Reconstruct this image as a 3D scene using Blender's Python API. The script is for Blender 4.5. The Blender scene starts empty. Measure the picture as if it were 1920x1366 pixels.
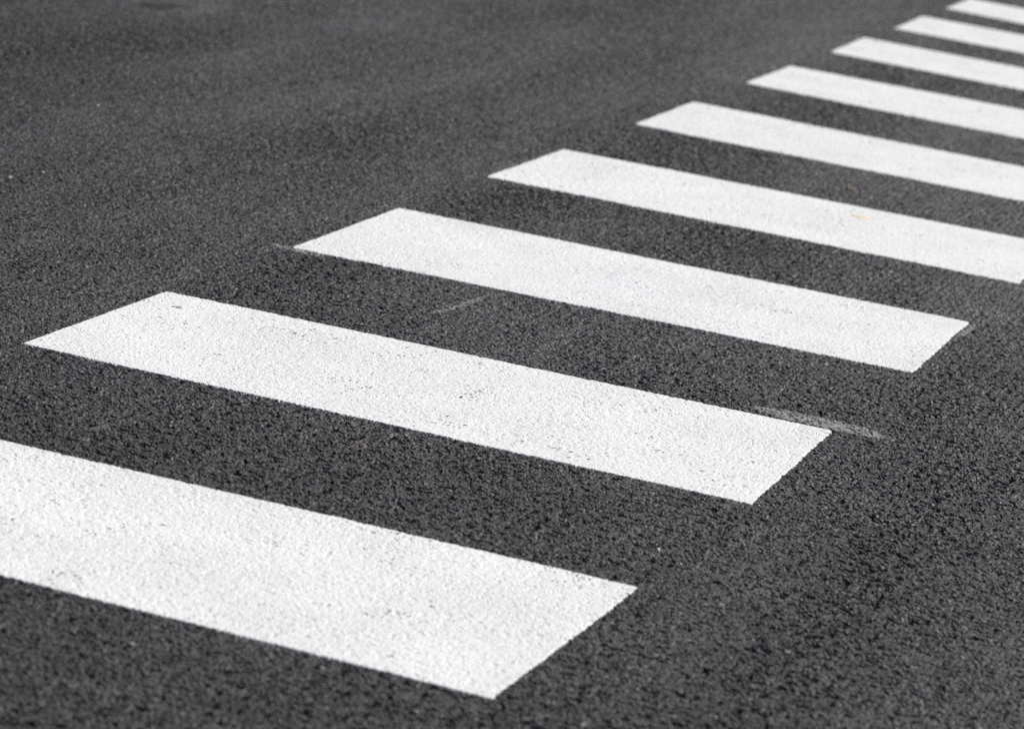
import bpy, bmesh, math, random
import numpy as np
from mathutils import Vector, Matrix

random.seed(7)
C = bpy.context.scene.collection
scene = bpy.context.scene
R = math.radians

# ---------------------------------------------------------------- camera
PW, PH = 1920, 1366                       # the photograph's frame, used to survey the ground
F, PITCH, ROLL, YAW = 2.9387, 0.2377, 0.1329, -0.3184
CAM = Vector((2.0764, -2.943, 1.1259))
fwd0 = Vector((math.sin(YAW), math.cos(YAW), 0)); rgt0 = Vector((math.cos(YAW), -math.sin(YAW), 0)); up0 = Vector((0, 0, 1))
FWD = math.cos(PITCH)*fwd0 - math.sin(PITCH)*up0
UP0 = math.cos(PITCH)*up0 + math.sin(PITCH)*fwd0
RGT = math.cos(ROLL)*rgt0 + math.sin(ROLL)*UP0
UP = math.cos(ROLL)*UP0 - math.sin(ROLL)*rgt0


def ground(px, py):
    """Point of the road seen at a pixel of the photograph."""
    d = FWD + RGT*((px - PW/2)/(F*PW)) + UP*(-(py - PH/2)/(F*PW))
    t = -CAM.z/d.z
    return Vector((CAM.x + d.x*t, CAM.y + d.y*t, 0))


cam_d = bpy.data.cameras.new('camera')
cam = bpy.data.objects.new('camera', cam_d); C.objects.link(cam)
M = Matrix((RGT, UP, -FWD)).transposed().to_4x4(); M.translation = CAM
cam.matrix_world = M
cam_d.sensor_fit = 'HORIZONTAL'; cam_d.sensor_width = 36; cam_d.lens = 36*F
cam_d.clip_start = 0.05; cam_d.clip_end = 5000
cam_d.dof.use_dof = True
cam_d.dof.focus_distance = 4.55
cam_d.dof.aperture_fstop = 6.6
scene.camera = cam

# ---------------------------------------------------------------- light
SUN_EL, SUN_AZ = R(43), YAW + R(62)       # azimuth clockwise from +Y
world = bpy.data.worlds.new('World'); scene.world = world; world.use_nodes = True
wn = world.node_tree; wn.nodes.clear()
sky = wn.nodes.new('ShaderNodeTexSky'); sky.sky_type = 'NISHITA'; sky.sun_disc = False
sky.sun_elevation = SUN_EL; sky.sun_rotation = SUN_AZ
sky.air_density = 1.0; sky.dust_density = 2.2; sky.ozone_density = 1.0
bg = wn.nodes.new('ShaderNodeBackground'); bg.inputs[1].default_value = 0.06
wo = wn.nodes.new('ShaderNodeOutputWorld')
wn.links.new(sky.outputs[0], bg.inputs[0]); wn.links.new(bg.outputs[0], wo.inputs[0])
sd = bpy.data.lights.new('sun', 'SUN'); sd.energy = 4.6; sd.angle = R(0.53); sd.color = (1, 0.965, 0.91)
sun = bpy.data.objects.new('sun', sd); C.objects.link(sun)
sdir = Vector((math.sin(SUN_AZ)*math.cos(SUN_EL), math.cos(SUN_AZ)*math.cos(SUN_EL), math.sin(SUN_EL)))
sun.rotation_euler = sdir.to_track_quat('Z', 'Y').to_euler(); sun.location = sdir*20

vs = scene.view_settings
scene.display_settings.display_device = 'sRGB'
vs.view_transform = 'Standard'; vs.look = 'None'; vs.gamma = 1; vs.use_curve_mapping = False
vs.exposure = 0.0

# ---------------------------------------------------------------- true displacement
scene.render.engine = 'CYCLES'
scene.cycles.feature_set = 'EXPERIMENTAL'
scene.cycles.dicing_rate = 1.4
scene.cycles.offscreen_dicing_scale = 8
scene.cycles.use_denoising = False
scene.cycles.max_subdivisions = 12


# ---------------------------------------------------------------- node helpers
class G:
    """A few lines of shorthand for wiring maths nodes."""
    def __init__(s, nt): s.t = nt
    def n(s, kind, **kw):
        nd = s.t.nodes.new(kind)
        for k, v in kw.items(): setattr(nd, k, v)
        return nd
    def put(s, sock, v):
        if isinstance(v, bpy.types.NodeSocket): s.t.links.new(v, sock)
        else: sock.default_value = v
    def m(s, op, a, b=None, c=None, clamp=False):
        nd = s.n('ShaderNodeMath', operation=op, use_clamp=clamp)
        s.put(nd.inputs[0], a)
        if b is not None: s.put(nd.inputs[1], b)
        if c is not None: s.put(nd.inputs[2], c)
        return nd.outputs[0]
    def add(s, a, b): return s.m('ADD', a, b)
    def sub(s, a, b): return s.m('SUBTRACT', a, b)
    def mul(s, a, b): return s.m('MULTIPLY', a, b)
    def mx(s, a, b): return s.m('MAXIMUM', a, b)
    def mn(s, a, b): return s.m('MINIMUM', a, b)
    def ramp(s, v, a, b, lo=0., hi=1., kind='SMOOTHSTEP'):
        nd = s.n('ShaderNodeMapRange', interpolation_type=kind)
        s.put(nd.inputs[0], v)
        for i, x in enumerate((a, b, lo, hi)): s.put(nd.inputs[i+1], x)
        return nd.outputs[0]
    def vec(s, op, a, b=None, scale=None):
        nd = s.n('ShaderNodeVectorMath', operation=op)
        s.put(nd.inputs[0], a)
        if b is not None: s.put(nd.inputs[1], b)
        if scale is not None: s.put(nd.inputs['Scale'], scale)
        return nd.outputs[0]
    def noise(s, v, scale, detail=2., rough=.5, col=False, dim='2D'):
        nd = s.n('ShaderNodeTexNoise', noise_dimensions=dim)
        s.put(nd.inputs['Vector'], v); s.put(nd.inputs['Scale'], scale)
        nd.inputs['Detail'].default_value = detail; nd.inputs['Roughness'].default_value = rough
        return nd.outputs['Color' if col else 'Fac']
    def voro(s, v, scale, feature='F1', rnd=1.):
        nd = s.n('ShaderNodeTexVoronoi', voronoi_dimensions='2D', feature=feature)
        s.put(nd.inputs['Vector'], v); s.put(nd.inputs['Scale'], scale)
        nd.inputs['Randomness'].default_value = rnd
        return nd
    def sep(s, c):
        nd = s.n('ShaderNodeSeparateColor'); s.put(nd.inputs[0], c); return nd.outputs
    def mixc(s, f, a, b, mode='MIX'):
        nd = s.n('ShaderNodeMix', data_type='RGBA', blend_type=mode)
        s.put(nd.inputs[0], f); s.put(nd.inputs[6], a); s.put(nd.inputs[7], b)
        return nd.outputs[2]
    def hsv(s, col, val):
        return s.vec('SCALE', col, scale=val)


# the stony relief of rolled asphalt: height in metres (tops near 0) plus two masks used for colour
def asphalt_group():
    nt = bpy.data.node_groups.new('asphalt_relief', 'ShaderNodeTree')
    for nm, st in (('Height', 'NodeSocketFloat'), ('Stone', 'NodeSocketColor'), ('Top', 'NodeSocketFloat'), ('Small', 'NodeSocketColor'), ('Band', 'NodeSocketFloat')):
        nt.interface.new_socket(nm, in_out='OUTPUT', socket_type=st)
    g = G(nt)
    out = nt.nodes.new('NodeGroupOutput')
    pos = g.n('ShaderNodeNewGeometry').outputs['Position']
    flat = g.vec('MULTIPLY', pos, (1, 1, 0))
    warp = g.vec('SUBTRACT', g.noise(flat, 95, 2, .55, col=True), (.5, .5, .5))
    p1 = g.vec('ADD', flat, g.vec('SCALE', warp, scale=.0075))
    # stones about 9 mm across
    S1 = 112.
    e1 = g.voro(p1, S1, 'DISTANCE_TO_EDGE').outputs['Distance']
    v1 = g.voro(p1, S1)
    c1 = g.sep(v1.outputs['Color'])
    top1 = g.ramp(e1, .015, .17)
    dv = g.vec('SUBTRACT', g.vec('SCALE', p1, scale=S1), g.vec('SCALE', v1.outputs['Position'], scale=S1))
    tilt = g.vec('SUBTRACT', v1.outputs['Color'], (.5, .5, .5))
    tl = g.n('ShaderNodeVectorMath', operation='DOT_PRODUCT'); g.put(tl.inputs[0], dv); g.put(tl.inputs[1], tilt)
    lvl1 = g.add(g.mul(g.m('POWER', c1[0], 1.8), -.0022), g.mul(tl.outputs['Value'], .0022))
    h1 = g.add(g.mul(g.sub(top1, 1.), .0046), lvl1)
    # chips about 4 mm across lying in between
    S2 = 255.
    p2 = g.vec('ADD', flat, g.vec('SCALE', warp, scale=.004))
    e2 = g.voro(p2, S2, 'DISTANCE_TO_EDGE').outputs['Distance']
    v2 = g.voro(p2, S2)
    c2 = g.sep(v2.outputs['Color'])
    h2 = g.add(g.mul(g.sub(g.ramp(e2, 0., .3), 1.), .0014), g.add(g.mul(c2[0], -.0016), -.0009))
    # pits where stones have dropped out
    band = g.noise(g.vec('MULTIPLY', flat, (1., .2, 1)), 2.1, 5, .6)     # strips left by the paver and by wheels
    loose = g.ramp(band, .3, .7, .06, -.08, 'LINEAR')
    pit = g.ramp(g.add(g.noise(flat, 72, 3, .6), loose), .57, .68)
    h = g.mx(g.sub(h1, g.mul(pit, .0070)), g.sub(h2, g.mul(pit, .0062)))
    grit = g.mul(g.sub(g.noise(flat, 900, 2, .6), .5), .0007)
    wave = g.mul(g.sub(g.noise(flat, 9, 3, .5), .5), .0024)
    H = g.add(g.add(h, grit), wave)
    g.put(out.inputs['Height'], H); g.put(out.inputs['Stone'], v1.outputs['Color'])
    g.put(out.inputs['Band'], band); g.put(out.inputs['Top'], top1); g.put(out.inputs['Small'], v2.outputs['Color'])
    return nt


RELIEF = asphalt_group()


def base_mat(name):
    mt = bpy.data.materials.new(name); mt.use_nodes = True
    mt.displacement_method = 'DISPLACEMENT'
    nt = mt.node_tree; nt.nodes.clear(); g = G(nt)
    out = g.n('ShaderNodeOutputMaterial'); bs = g.n('ShaderNodeBsdfPrincipled'); g.put(out.inputs['Surface'], bs.outputs[0])
    rl = g.n('ShaderNodeGroup', node_tree=RELIEF)
    ds = g.n('ShaderNodeDisplacement'); ds.inputs['Midlevel'].default_value = 0; ds.inputs['Scale'].default_value = 1
    g.put(out.inputs['Displacement'], ds.outputs[0])
    pos = g.n('ShaderNodeNewGeometry').outputs['Position']
    return mt, g, bs, rl.outputs, ds.inputs['Height'], g.vec('MULTIPLY', pos, (1, 1, 0))


def asphalt_mat():
    mt, g, bs, rl, dh, pos = base_mat('asphalt')
    g.put(dh, rl['Height'])
    st = g.sep(rl['Stone']); sm = g.sep(rl['Small'])
    v = g.add(.0445, g.mul(g.m('POWER', st[1], 1.5), .037))
    v = g.mul(v, g.add(.82, g.mul(sm[1], .36)))
    big = rl['Band']; mid = g.noise(pos, 7, 3, .6)
    v = g.mul(v, g.mul(g.ramp(big, .32, .68, .74, 1.2, 'LINEAR'), g.ramp(mid, .25, .75, .9, 1.1, 'LINEAR')))
    v = g.mul(v, g.ramp(g.noise(pos, 700, 2, .7), .25, .75, .75, 1.25, 'LINEAR'))
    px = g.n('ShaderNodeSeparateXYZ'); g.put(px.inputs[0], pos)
    vignette = g.add(g.add(px.outputs[0], g.mul(px.outputs[1], .5)), g.mul(g.sub(g.noise(pos, .7, 3, .5), .5), 1.2))
    v = g.mul(v, g.ramp(vignette, -.1, 1.25, .64, 1.04))  # lens vignette painted into the asphalt colour: darker toward the left, noisy edge
    warm = g.ramp(g.noise(pos, .9, 3, .5), .35, .65)
    tint = g.mixc(warm, (.99, .955, 1.035, 1), (1.025, .958, .98, 1))
    tint = g.mixc(g.mul(g.ramp(st[2], .8, .95), .6), tint, (1.12, .98, .88, 1))
    # black bitumen holds the stones together
    binder = g.mul(g.sub(1., rl['Top']), g.ramp(sm[0], .25, .6))
    v = g.add(g.mul(v, g.sub(1., g.mul(binder, .7))), g.mul(binder, .008))
    col = g.hsv(tint, v)
    pale = g.m('MULTIPLY', g.ramp(sm[2], .995, .996), g.ramp(sm[1], .2, .6))
    col = g.mixc(pale, col, (.27, .25, .23, 1))
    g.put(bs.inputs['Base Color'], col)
    g.put(bs.inputs['Roughness'], g.ramp(st[0], 0., 1., .52, .8, 'LINEAR'))
    bs.inputs['Specular IOR Level'].default_value = .42
    return mt


STR_L, STR_W = 1.146, 0.5
PFILL, PMIN = .28, -.0042
EDGE = .03                                  # how far the sheet runs on beyond the paint line, dipping under the stones


def paint_mat():
    mt, g, bs, rl, dh, pos = base_mat('white_road_paint')
    at = g.n('ShaderNodeUVMap', uv_map='metres').outputs[0]
    xyz = g.n('ShaderNodeSeparateXYZ'); g.put(xyz.inputs[0], at)
    # distance inside the painted rectangle, its corners a little rounded
    qx = g.sub(g.m('ABSOLUTE', g.sub(xyz.outputs[0], STR_L/2)), STR_L/2 - .007)
    qy = g.sub(g.m('ABSOLUTE', g.sub(xyz.outputs[1], STR_W/2)), STR_W/2 - .007)
    ax, ay = g.mx(qx, 0.), g.mx(qy, 0.)
    dist = g.sub(g.m('SQRT', g.add(g.mul(ax, ax), g.mul(ay, ay))), .007)
    rag = g.add(g.mul(g.sub(g.noise(pos, 7, 2, .5), .5), .005), g.mul(g.sub(g.noise(pos, 260, 2, .6), .5), .003))
    inside = g.ramp(g.add(dist, rag), .0015, -.0015)
    # the film fills the hollows, and leaves pinholes over the deepest
    fill = g.add(g.mul(g.mx(rl['Height'], PMIN), PFILL), .0003)
    hole = g.mul(g.ramp(rl['Height'], -.0062, -.0072), g.ramp(g.add(g.noise(pos, 270, 2, .6), g.mul(g.sub(g.noise(pos, 5, 3, .6), .5), .5)), .54, .60))
    core = g.ramp(dist, -.012, -.08)                # the middle of a bar is the part that wears
    hole = g.mul(hole, core)
    hide = g.mx(hole, g.sub(1., inside))
    low = g.sub(rl['Height'], .0015)
    z = g.add(g.mul(fill, g.sub(1., hide)), g.mul(low, hide))
    g.put(dh, g.sub(z, .004))
    v = g.ramp(g.noise(pos, 5, 4, .6), .3, .7, .775, .85, 'LINEAR')
    v = g.mul(v, g.ramp(g.noise(pos, 330, 3, .7), .28, .7, .93, 1.03, 'LINEAR'))
    v = g.mul(v, g.ramp(g.noise(pos, 60, 3, .7), .60, .78, 1., .93, 'LINEAR'))
    v = g.mul(v, g.sub(1., g.mul(core, .045)))
    tint = g.mixc(g.noise(pos, 3, 3, .5), (.968, .985, 1., 1), (.995, .992, .978, 1))
    g.put(bs.inputs['Base Color'], g.hsv(tint, v))
    bs.inputs['Roughness'].default_value = .55; bs.inputs['Specular IOR Level'].default_value = .35
    return mt


def film_mat(name, colour, cover, rest, on_paint=False):
    """A thin dusting: the sheet sits just low enough that only the stone tops carry it."""
    mt, g, bs, rl, dh, pos = base_mat(name)
    xyz = g.n('ShaderNodeSeparateXYZ'); g.put(xyz.inputs[0], g.n('ShaderNodeUVMap', uv_map='metres').outputs[0])
    # u runs 0..1 along the mark, v runs -1..1 across it
    a = g.ramp(g.m('ABSOLUTE', xyz.outputs[1]), 1., .1)
    b = g.mn(g.ramp(xyz.outputs[0], 0., .3), g.ramp(xyz.outputs[0], 1., .45))
    body = g.mul(a, b)
    body = g.add(body, g.mul(g.sub(g.noise(pos, 120, 3, .7), .5), 1.0))
    body = g.add(body, g.mul(g.sub(g.noise(pos, 500, 2, .7), .5), .5))
    show = g.ramp(body, .16, .42)
    h = rl['Height']
    if on_paint: h = g.add(g.mul(g.mx(h, PMIN), PFILL), .0003)
    else: h = g.mx(h, -.0030)
    z = g.add(g.mul(g.add(h, cover), show), g.mul(g.sub(g.mn(h, rl['Height']), .002), g.sub(1., show)))
    g.put(dh, g.sub(z, rest))
    st = g.sep(rl['Stone'])
    v = g.mul(g.add(.8, g.mul(st[1], .4)), g.ramp(g.noise(pos, 500, 2, .7), .25, .75, .8, 1.2, 'LINEAR'))
    g.put(bs.inputs['Base Color'], g.hsv(colour, v))
    bs.inputs['Roughness'].default_value = .8; bs.inputs['Specular IOR Level'].default_value = .25
    return mt


def grain_mat(name, colour, rough):
    mt = bpy.data.materials.new(name); mt.use_nodes = True
    g = G(mt.node_tree); bs = mt.node_tree.nodes['Principled BSDF']
    co = g.n('ShaderNodeTexCoord').outputs['Object']
    v = g.ramp(g.noise(co, 400, 3, .6, dim='3D'), .3, .7, .75, 1.2, 'LINEAR')
    g.put(bs.inputs['Base Color'], g.hsv(colour, v)); bs.inputs['Roughness'].default_value = rough
    return mt


# ---------------------------------------------------------------- object helpers
def link(name, me, mat, parent=None):
    o = bpy.data.objects.new(name, me); C.objects.link(o); me.materials.append(mat)
    if parent: o.parent = parent
    return o


def tag(o, label, cat, group=None):
    o['label'] = label; o['category'] = cat
    if group: o['group'] = group
    return o


def adaptive(o):
    md = o.modifiers.new('fine', 'SUBSURF'); md.subdivision_type = 'SIMPLE'; md.levels = 0; md.render_levels = 1
    o.cycles.use_adaptive_subdivision = True
    o.cycles.dicing_rate = 1.0
    return o


def sheet(name, pts, uvs, faces, mat, parent=None):
    me = bpy.data.meshes.new(name); me.from_pydata(pts, [], faces)
    uv = me.uv_layers.new(name='metres')
    for lp in me.loops: uv.data[lp.index].uv = uvs[lp.vertex_index]
    me.update()
    return adaptive(link(name, me, mat, parent))


# ---------------------------------------------------------------- the road: one sheet to the horizon
xs = sorted(set([-1500, -400, -120, -40, -20] + list(range(-12, 13)) + [k/4 for k in range(-12, 17)] + [20, 40, 120, 400, 1500]))
ys = sorted(set([-1500, -400, -120, -40, -15] + list(range(-8, 26)) + [k/4 for k in range(-8, 33)] + [40, 80, 160, 400, 1500]))
verts = [(x, y, 0) for y in ys for x in xs]
nx = len(xs)
faces = [(j*nx+i, j*nx+i+1, (j+1)*nx+i+1, (j+1)*nx+i) for j in range(len(ys)-1) for i in range(nx-1)]
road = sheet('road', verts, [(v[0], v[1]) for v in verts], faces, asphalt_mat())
road['kind'] = 'structure'

# ---------------------------------------------------------------- crosswalk stripes
P = 1.0007                                  # pitch of the crossing
DX = Vector((1, 0, 0))


def along(a_px, b_px, start=None, length=STR_L):
    a, b = ground(*a_px), ground(*b_px)
    d = (b - a).normalized()
    return a + d*length


def back_from(right_px, edge_px, length=STR_L):
    a, b = ground(*right_px), ground(*edge_px)
    return a + (b - a).normalized()*length


g_ = ground
quads = [   # near-left, near-right, far-right, far-left on the ground
    (back_from((922, 1308), (0, 1077)), g_(922, 1308), g_(1199, 1099), back_from((1199, 1099), (0, 823))),
    (g_(40, 643), g_(1408, 944), g_(1562, 806), g_(312, 545)),
    (g_(546, 463), g_(1712, 698), g_(1817, 603), g_(747, 389)),
    (g_(912, 330), g_(1910, 531), along((1056, 279), (1920, 447)), g_(1056, 279)),
    (g_(1189, 232), along((1189, 232), (1920, 377)), along((1299, 190), (1920, 313)), g_(1299, 190)),
    (g_(1397, 155), along((1397, 155), (1920, 260)), along((1481, 123), (1920, 206)), g_(1481, 123)),
    (g_(1556, 97), along((1556, 97), (1920, 169)), along((1619, 70), (1920, 128)), g_(1619, 70)),
    (g_(1676, 53), along((1676, 53), (1920, 99.5)), along((1729, 30), (1920, 66)), g_(1729, 30)),
    (g_(1773, 15.5), along((1773, 15.5), (1920, 44.5)), along((1818, -3), (1920, 16.5)), g_(1818, -3)),
]
labels = [
    'largest white stripe, nearest the viewer, running out of the left side of the photo',
    'white stripe with a dusty grey overspray smear trailing off its far right corner',
    'white stripe with both ends in view and a thin overspray whisker on its left tip',
    'white stripe carrying a small orange stain, its right end just touching the photo edge',
    'white stripe next beyond the orange-stained one, a dark rough asphalt patch under its near edge',
    'white stripe second beyond the orange-stained one, fifth from the top of the photo',
    'white stripe third from the top of the photo, third beyond the orange-stained one',
    'white stripe second from the top of the photo, blurred by distance',
    'farthest white stripe, blurred and cut off by the top right corner of the photo',
]
PAINT = paint_mat()
stripes = []


def bil(q, u, v):
    return q[0]*(1-u)*(1-v) + q[1]*u*(1-v) + q[2]*u*v + q[3]*(1-u)*v


for q, lb in zip(quads, labels):
    us = [-EDGE/STR_L] + [k/6 for k in range(7)] + [1 + EDGE/STR_L]
    vs_ = [-EDGE/STR_W] + [k/3 for k in range(4)] + [1 + EDGE/STR_W]
    c = sum(q, Vector())/4
    pts, uvs = [], []
    for v in vs_:
        for u in us:
            p = bil(q, u, v) - c
            pts.append((p.x, p.y, 0)); uvs.append((u*STR_L, v*STR_W))
    n = len(us)
    fs = [(j*n+i, j*n+i+1, (j+1)*n+i+1, (j+1)*n+i) for j in range(len(vs_)-1) for i in range(n-1)]
    s = sheet('crosswalk_stripe', pts, uvs, fs, PAINT)
    s.location = (c.x, c.y, .004)
    tag(s, lb, 'crosswalk stripe', 'white stripes of the zebra crossing')
    s['kind'] = 'thing'
    stripes.append(s)


# ---------------------------------------------------------------- smears, scuffs and stains
def mark(name, line, mat, rest, parent=None):
    """line: (pixel x, pixel y, half width in metres); a strip of ground along it."""
    p = [g_(x, y) for x, y, w in line]
    acc = [0.]
    for a, b in zip(p, p[1:]): acc.append(acc[-1] + (b - a).length)
    c = sum(p, Vector())/len(p)
    pts, uvs = [], []
    for i, q in enumerate(p):
        t = (p[min(i+1, len(p)-1)] - p[max(i-1, 0)]).normalized(); nrm = Vector((-t.y, t.x, 0))
        for s in (-1, 0, 1):
            e = q + nrm*s*line[i][2] - c
            pts.append((e.x, e.y, 0)); uvs.append((acc[i]/acc[-1], s))
    fs = [(3*i+s, 3*i+3+s, 3*i+4+s, 3*i+1+s) for i in range(len(p)-1) for s in (0, 1)]
    o = sheet(name, pts, uvs, fs, mat)
    o.location = (c.x, c.y, rest)
    if parent:
        o.parent = parent; o.matrix_parent_inverse.identity()
        o.location = (c.x - parent.location.x, c.y - parent.location.y, rest - parent.location.z)
    return o


OVER = film_mat('paint_overspray', (.27, .263, .252), .0008, .002)
PALE = film_mat('pale_overspray', (.27, .26, .265), .0006, .002)
FUZZ = film_mat('faint_overspray', (.13, .127, .13), .0004, .002)
CHALK = film_mat('chalky_scuff', (.23, .222, .21), .0007, .002)
DARK = film_mat('dark_oil_stain', (.017, .0165, .017), .0002, .002)
DUST = film_mat('pale_dust', (.11, .104, .1), .0003, .002)
RUST = film_mat('rust_stain', (.74, .63, .48), .0004, .006, True)
SOOT = film_mat('rubber_scuff', (.25, .25, .245), .0003, .006, True)

mark('overspray', [(1380, 752, .02), (1440, 768, .034), (1500, 781, .042), (1560, 794, .046), (1610, 806, .042), (1670, 820, .034), (1745, 838, .02)], OVER, .002, stripes[1])
mark('overspray', [(488, 452, .010), (515, 457.5, .015), (546, 464, .018), (590, 475, .018), (650, 488, .010)], PALE, .002, stripes[2])
mark('overspray', [(1832, 604, .006), (1822, 611, .010), (1808, 622, .011), (1790, 637, .007)], PALE, .002, stripes[2])
mark('overspray', [(918, 326, .010), (940, 314, .014), (965, 305, .018), (990, 298, .014), (1020, 290, .008)], FUZZ, .002, stripes[3])
mark('overspray', [(150, 605, .008), (200, 587, .012), (250, 568, .012), (300, 549, .008)], FUZZ, .002, stripes[1])
mark('rust_stain', [(1586, 403, .012), (1614, 407, .026), (1648, 411, .012)], RUST, .006, stripes[3])
mark('rubber_scuff', [(316, 573, .006), (330, 575, .009), (350, 578, .006)], SOOT, .006, stripes[1])

k1 = mark('chalk_scuff', [(790, 587, .009), (830, 580, .010), (865, 571, .011), (890, 562, .012), (912, 553, .012), (950, 541, .009)], CHALK, .002)
tag(k1, 'long thin pale scuff line on asphalt between the two fully visible stripes', 'scuff mark', 'pale scuffs on the asphalt')
k2 = mark('chalk_scuff', [(150, 808, .004), (175, 802, .006), (205, 795, .007), (235, 786, .005)], FUZZ, .002)
tag(k2, 'short pale scuff on asphalt just above the nearest stripe near the left edge', 'scuff mark', 'pale scuffs on the asphalt')
k3 = mark('oil_stain', [(1395, 283, .02), (1420, 288, .05), (1440, 293, .045), (1462, 297, .02)], DARK, .002)
tag(k3, 'small dark stain on asphalt right below the fourth stripe from the viewer', 'oil stain', 'dark stains on the asphalt')
k4 = mark('oil_stain', [(240, 8, .06), (290, 11, .10), (340, 13, .08), (400, 13, .04)], DARK, .002)
tag(k4, 'long blurred dark streak on asphalt near the top left corner', 'oil stain', 'dark stains on the asphalt')
k5 = mark('dust_streak', [(300, 30, .05), (360, 21, .09), (400, 11, .1), (450, 2, .06)], DUST, .002)
tag(k5, 'pale blurred dust streak curving along the dark streak at top left', 'dust streak', None)



# ---------------------------------------------------------------- loose grit
def pebble_mesh(name, seed, sx, sy, sz):
    rnd = random.Random(seed)
    bm = bmesh.new(); bmesh.ops.create_icosphere(bm, subdivisions=2, radius=1)
    cuts = [Vector((rnd.gauss(0, 1), rnd.gauss(0, 1), rnd.gauss(0, 1))).normalized() for _ in range(7)]
    for v in bm.verts:
        for c in cuts:                       # knock facets off the ball
            d = v.co.dot(c)
            if d > .68: v.co -= c*(d - .68)*.9
        v.co = Vector((v.co.x*sx, v.co.y*sy, v.co.z*sz))
    me = bpy.data.meshes.new(name); bm.to_mesh(me); bm.free()
    return me


QUARTZ = grain_mat('quartz', (.62, .61, .60), .3)
BEIGE = grain_mat('beige_stone', (.50, .44, .36), .6)
peb = [
    (183, 200, 9, 5, 'pale elongated chip lying alone on open asphalt left of the crossing', BEIGE),
    (18, 335, 8, 6, 'cream pebble at the left edge on open asphalt', BEIGE),
    (80, 325, 5, 4, 'tiny white pebble beside the cream pebble at the left edge', QUARTZ),
    (1547, 686, 6, 4.5, 'tiny white pebble on asphalt just below the whisker-tipped stripe', QUARTZ),
    (1275, 1060, 4, 4, 'lower of two tiny glinting pebbles beyond the nearest stripe', QUARTZ),
    (1234, 1033, 4.5, 4, 'upper of two tiny glinting pebbles beyond the nearest stripe', QUARTZ),
    (246, 1210, 5, 4, 'small pale pebble in the blurred asphalt at bottom left', BEIGE),
    (1476, 1226, 5, 4, 'small warm pebble in the blurred asphalt at bottom right', BEIGE),
    (1411, 142, 7, 6, 'tiny white pebble beside the left tip of the fifth farthest stripe', QUARTZ),
    (1345, 145, 8, 6, 'tiny pale pebble on asphalt left of the sixth stripe from the viewer', QUARTZ),
]
for i, (px, py, a, b, lb, mat) in enumerate(peb):
    o = link('pebble', pebble_mesh('pebble', i*13+5, a*.0007, b*.0007, b*.00055), mat)
    p = g_(px, py); o.location = (p.x, p.y, .0024); o.rotation_euler.z = random.uniform(0, 6.3)
    tag(o, lb, 'pebble', 'loose pebbles on the road')


def twig_mesh():
    bm = bmesh.new(); rings = []
    n = 9
    for i in range(n):
        t = i/(n-1); x = (t-.5)*.036; y = .0022*math.sin(t*4.2) + (.0015 if i > 5 else 0); r = .0019*(1.15 - .6*t)*(1.25 if i in (3, 6) else 1)
        rings.append([bm.verts.new((x, y + r*math.cos(a), r*math.sin(a) + .001*math.sin(t*3))) for a in [k*math.tau/7 for k in range(7)]])
    for a, b in zip(rings, rings[1:]):
        for k in range(7): bm.faces.new((a[k], a[(k+1) % 7], b[(k+1) % 7], b[k]))
    bm.faces.new(rings[0][::-1]); bm.faces.new(rings[-1])
    bmesh.ops.recalc_face_normals(bm, faces=bm.faces)
    me = bpy.data.meshes.new('twig'); bm.to_mesh(me); bm.free(); return me


def leaf_mesh():
    bm = bmesh.new(); rows = []
    n = 9
    for i in range(n):
        t = i/(n-1); w = .0052*math.sin(math.pi*min(1, t*.96+.02))**.7
        x = (t-.5)*.018
        rows.append([bm.verts.new((x, s*w, .0014 + .0022*s*s + .0018*t*t + .0005*math.sin(9*t+s*3))) for s in (-1, -.5, 0, .5, 1)])
    for a, b in zip(rows, rows[1:]):
        for k in range(4): bm.faces.new((a[k], a[k+1], b[k+1], b[k]))
    r = bmesh.ops.solidify(bm, geom=bm.faces[:], thickness=.0004)
    bmesh.ops.recalc_face_normals(bm, faces=bm.faces)
    me = bpy.data.meshes.new('leaf'); bm.to_mesh(me); bm.free(); return me


tw = link('twig', twig_mesh(), grain_mat('bleached_wood', (.62, .60, .54), .8))
p = g_(1618, 349); tw.location = (p.x, p.y, .0034); tw.rotation_euler.z = YAW - .1
tag(tw, 'short bleached twig on asphalt above the orange-stained stripe', 'twig')
lf = link('dry_leaf', leaf_mesh(), grain_mat('dry_leaf', (.55, .40, .24), .7))
p = g_(1595, 354); lf.location = (p.x, p.y, .0022); lf.rotation_euler.z = 2.2
tag(lf, 'tiny tan dry leaf scrap beside the bleached twig', 'leaf')
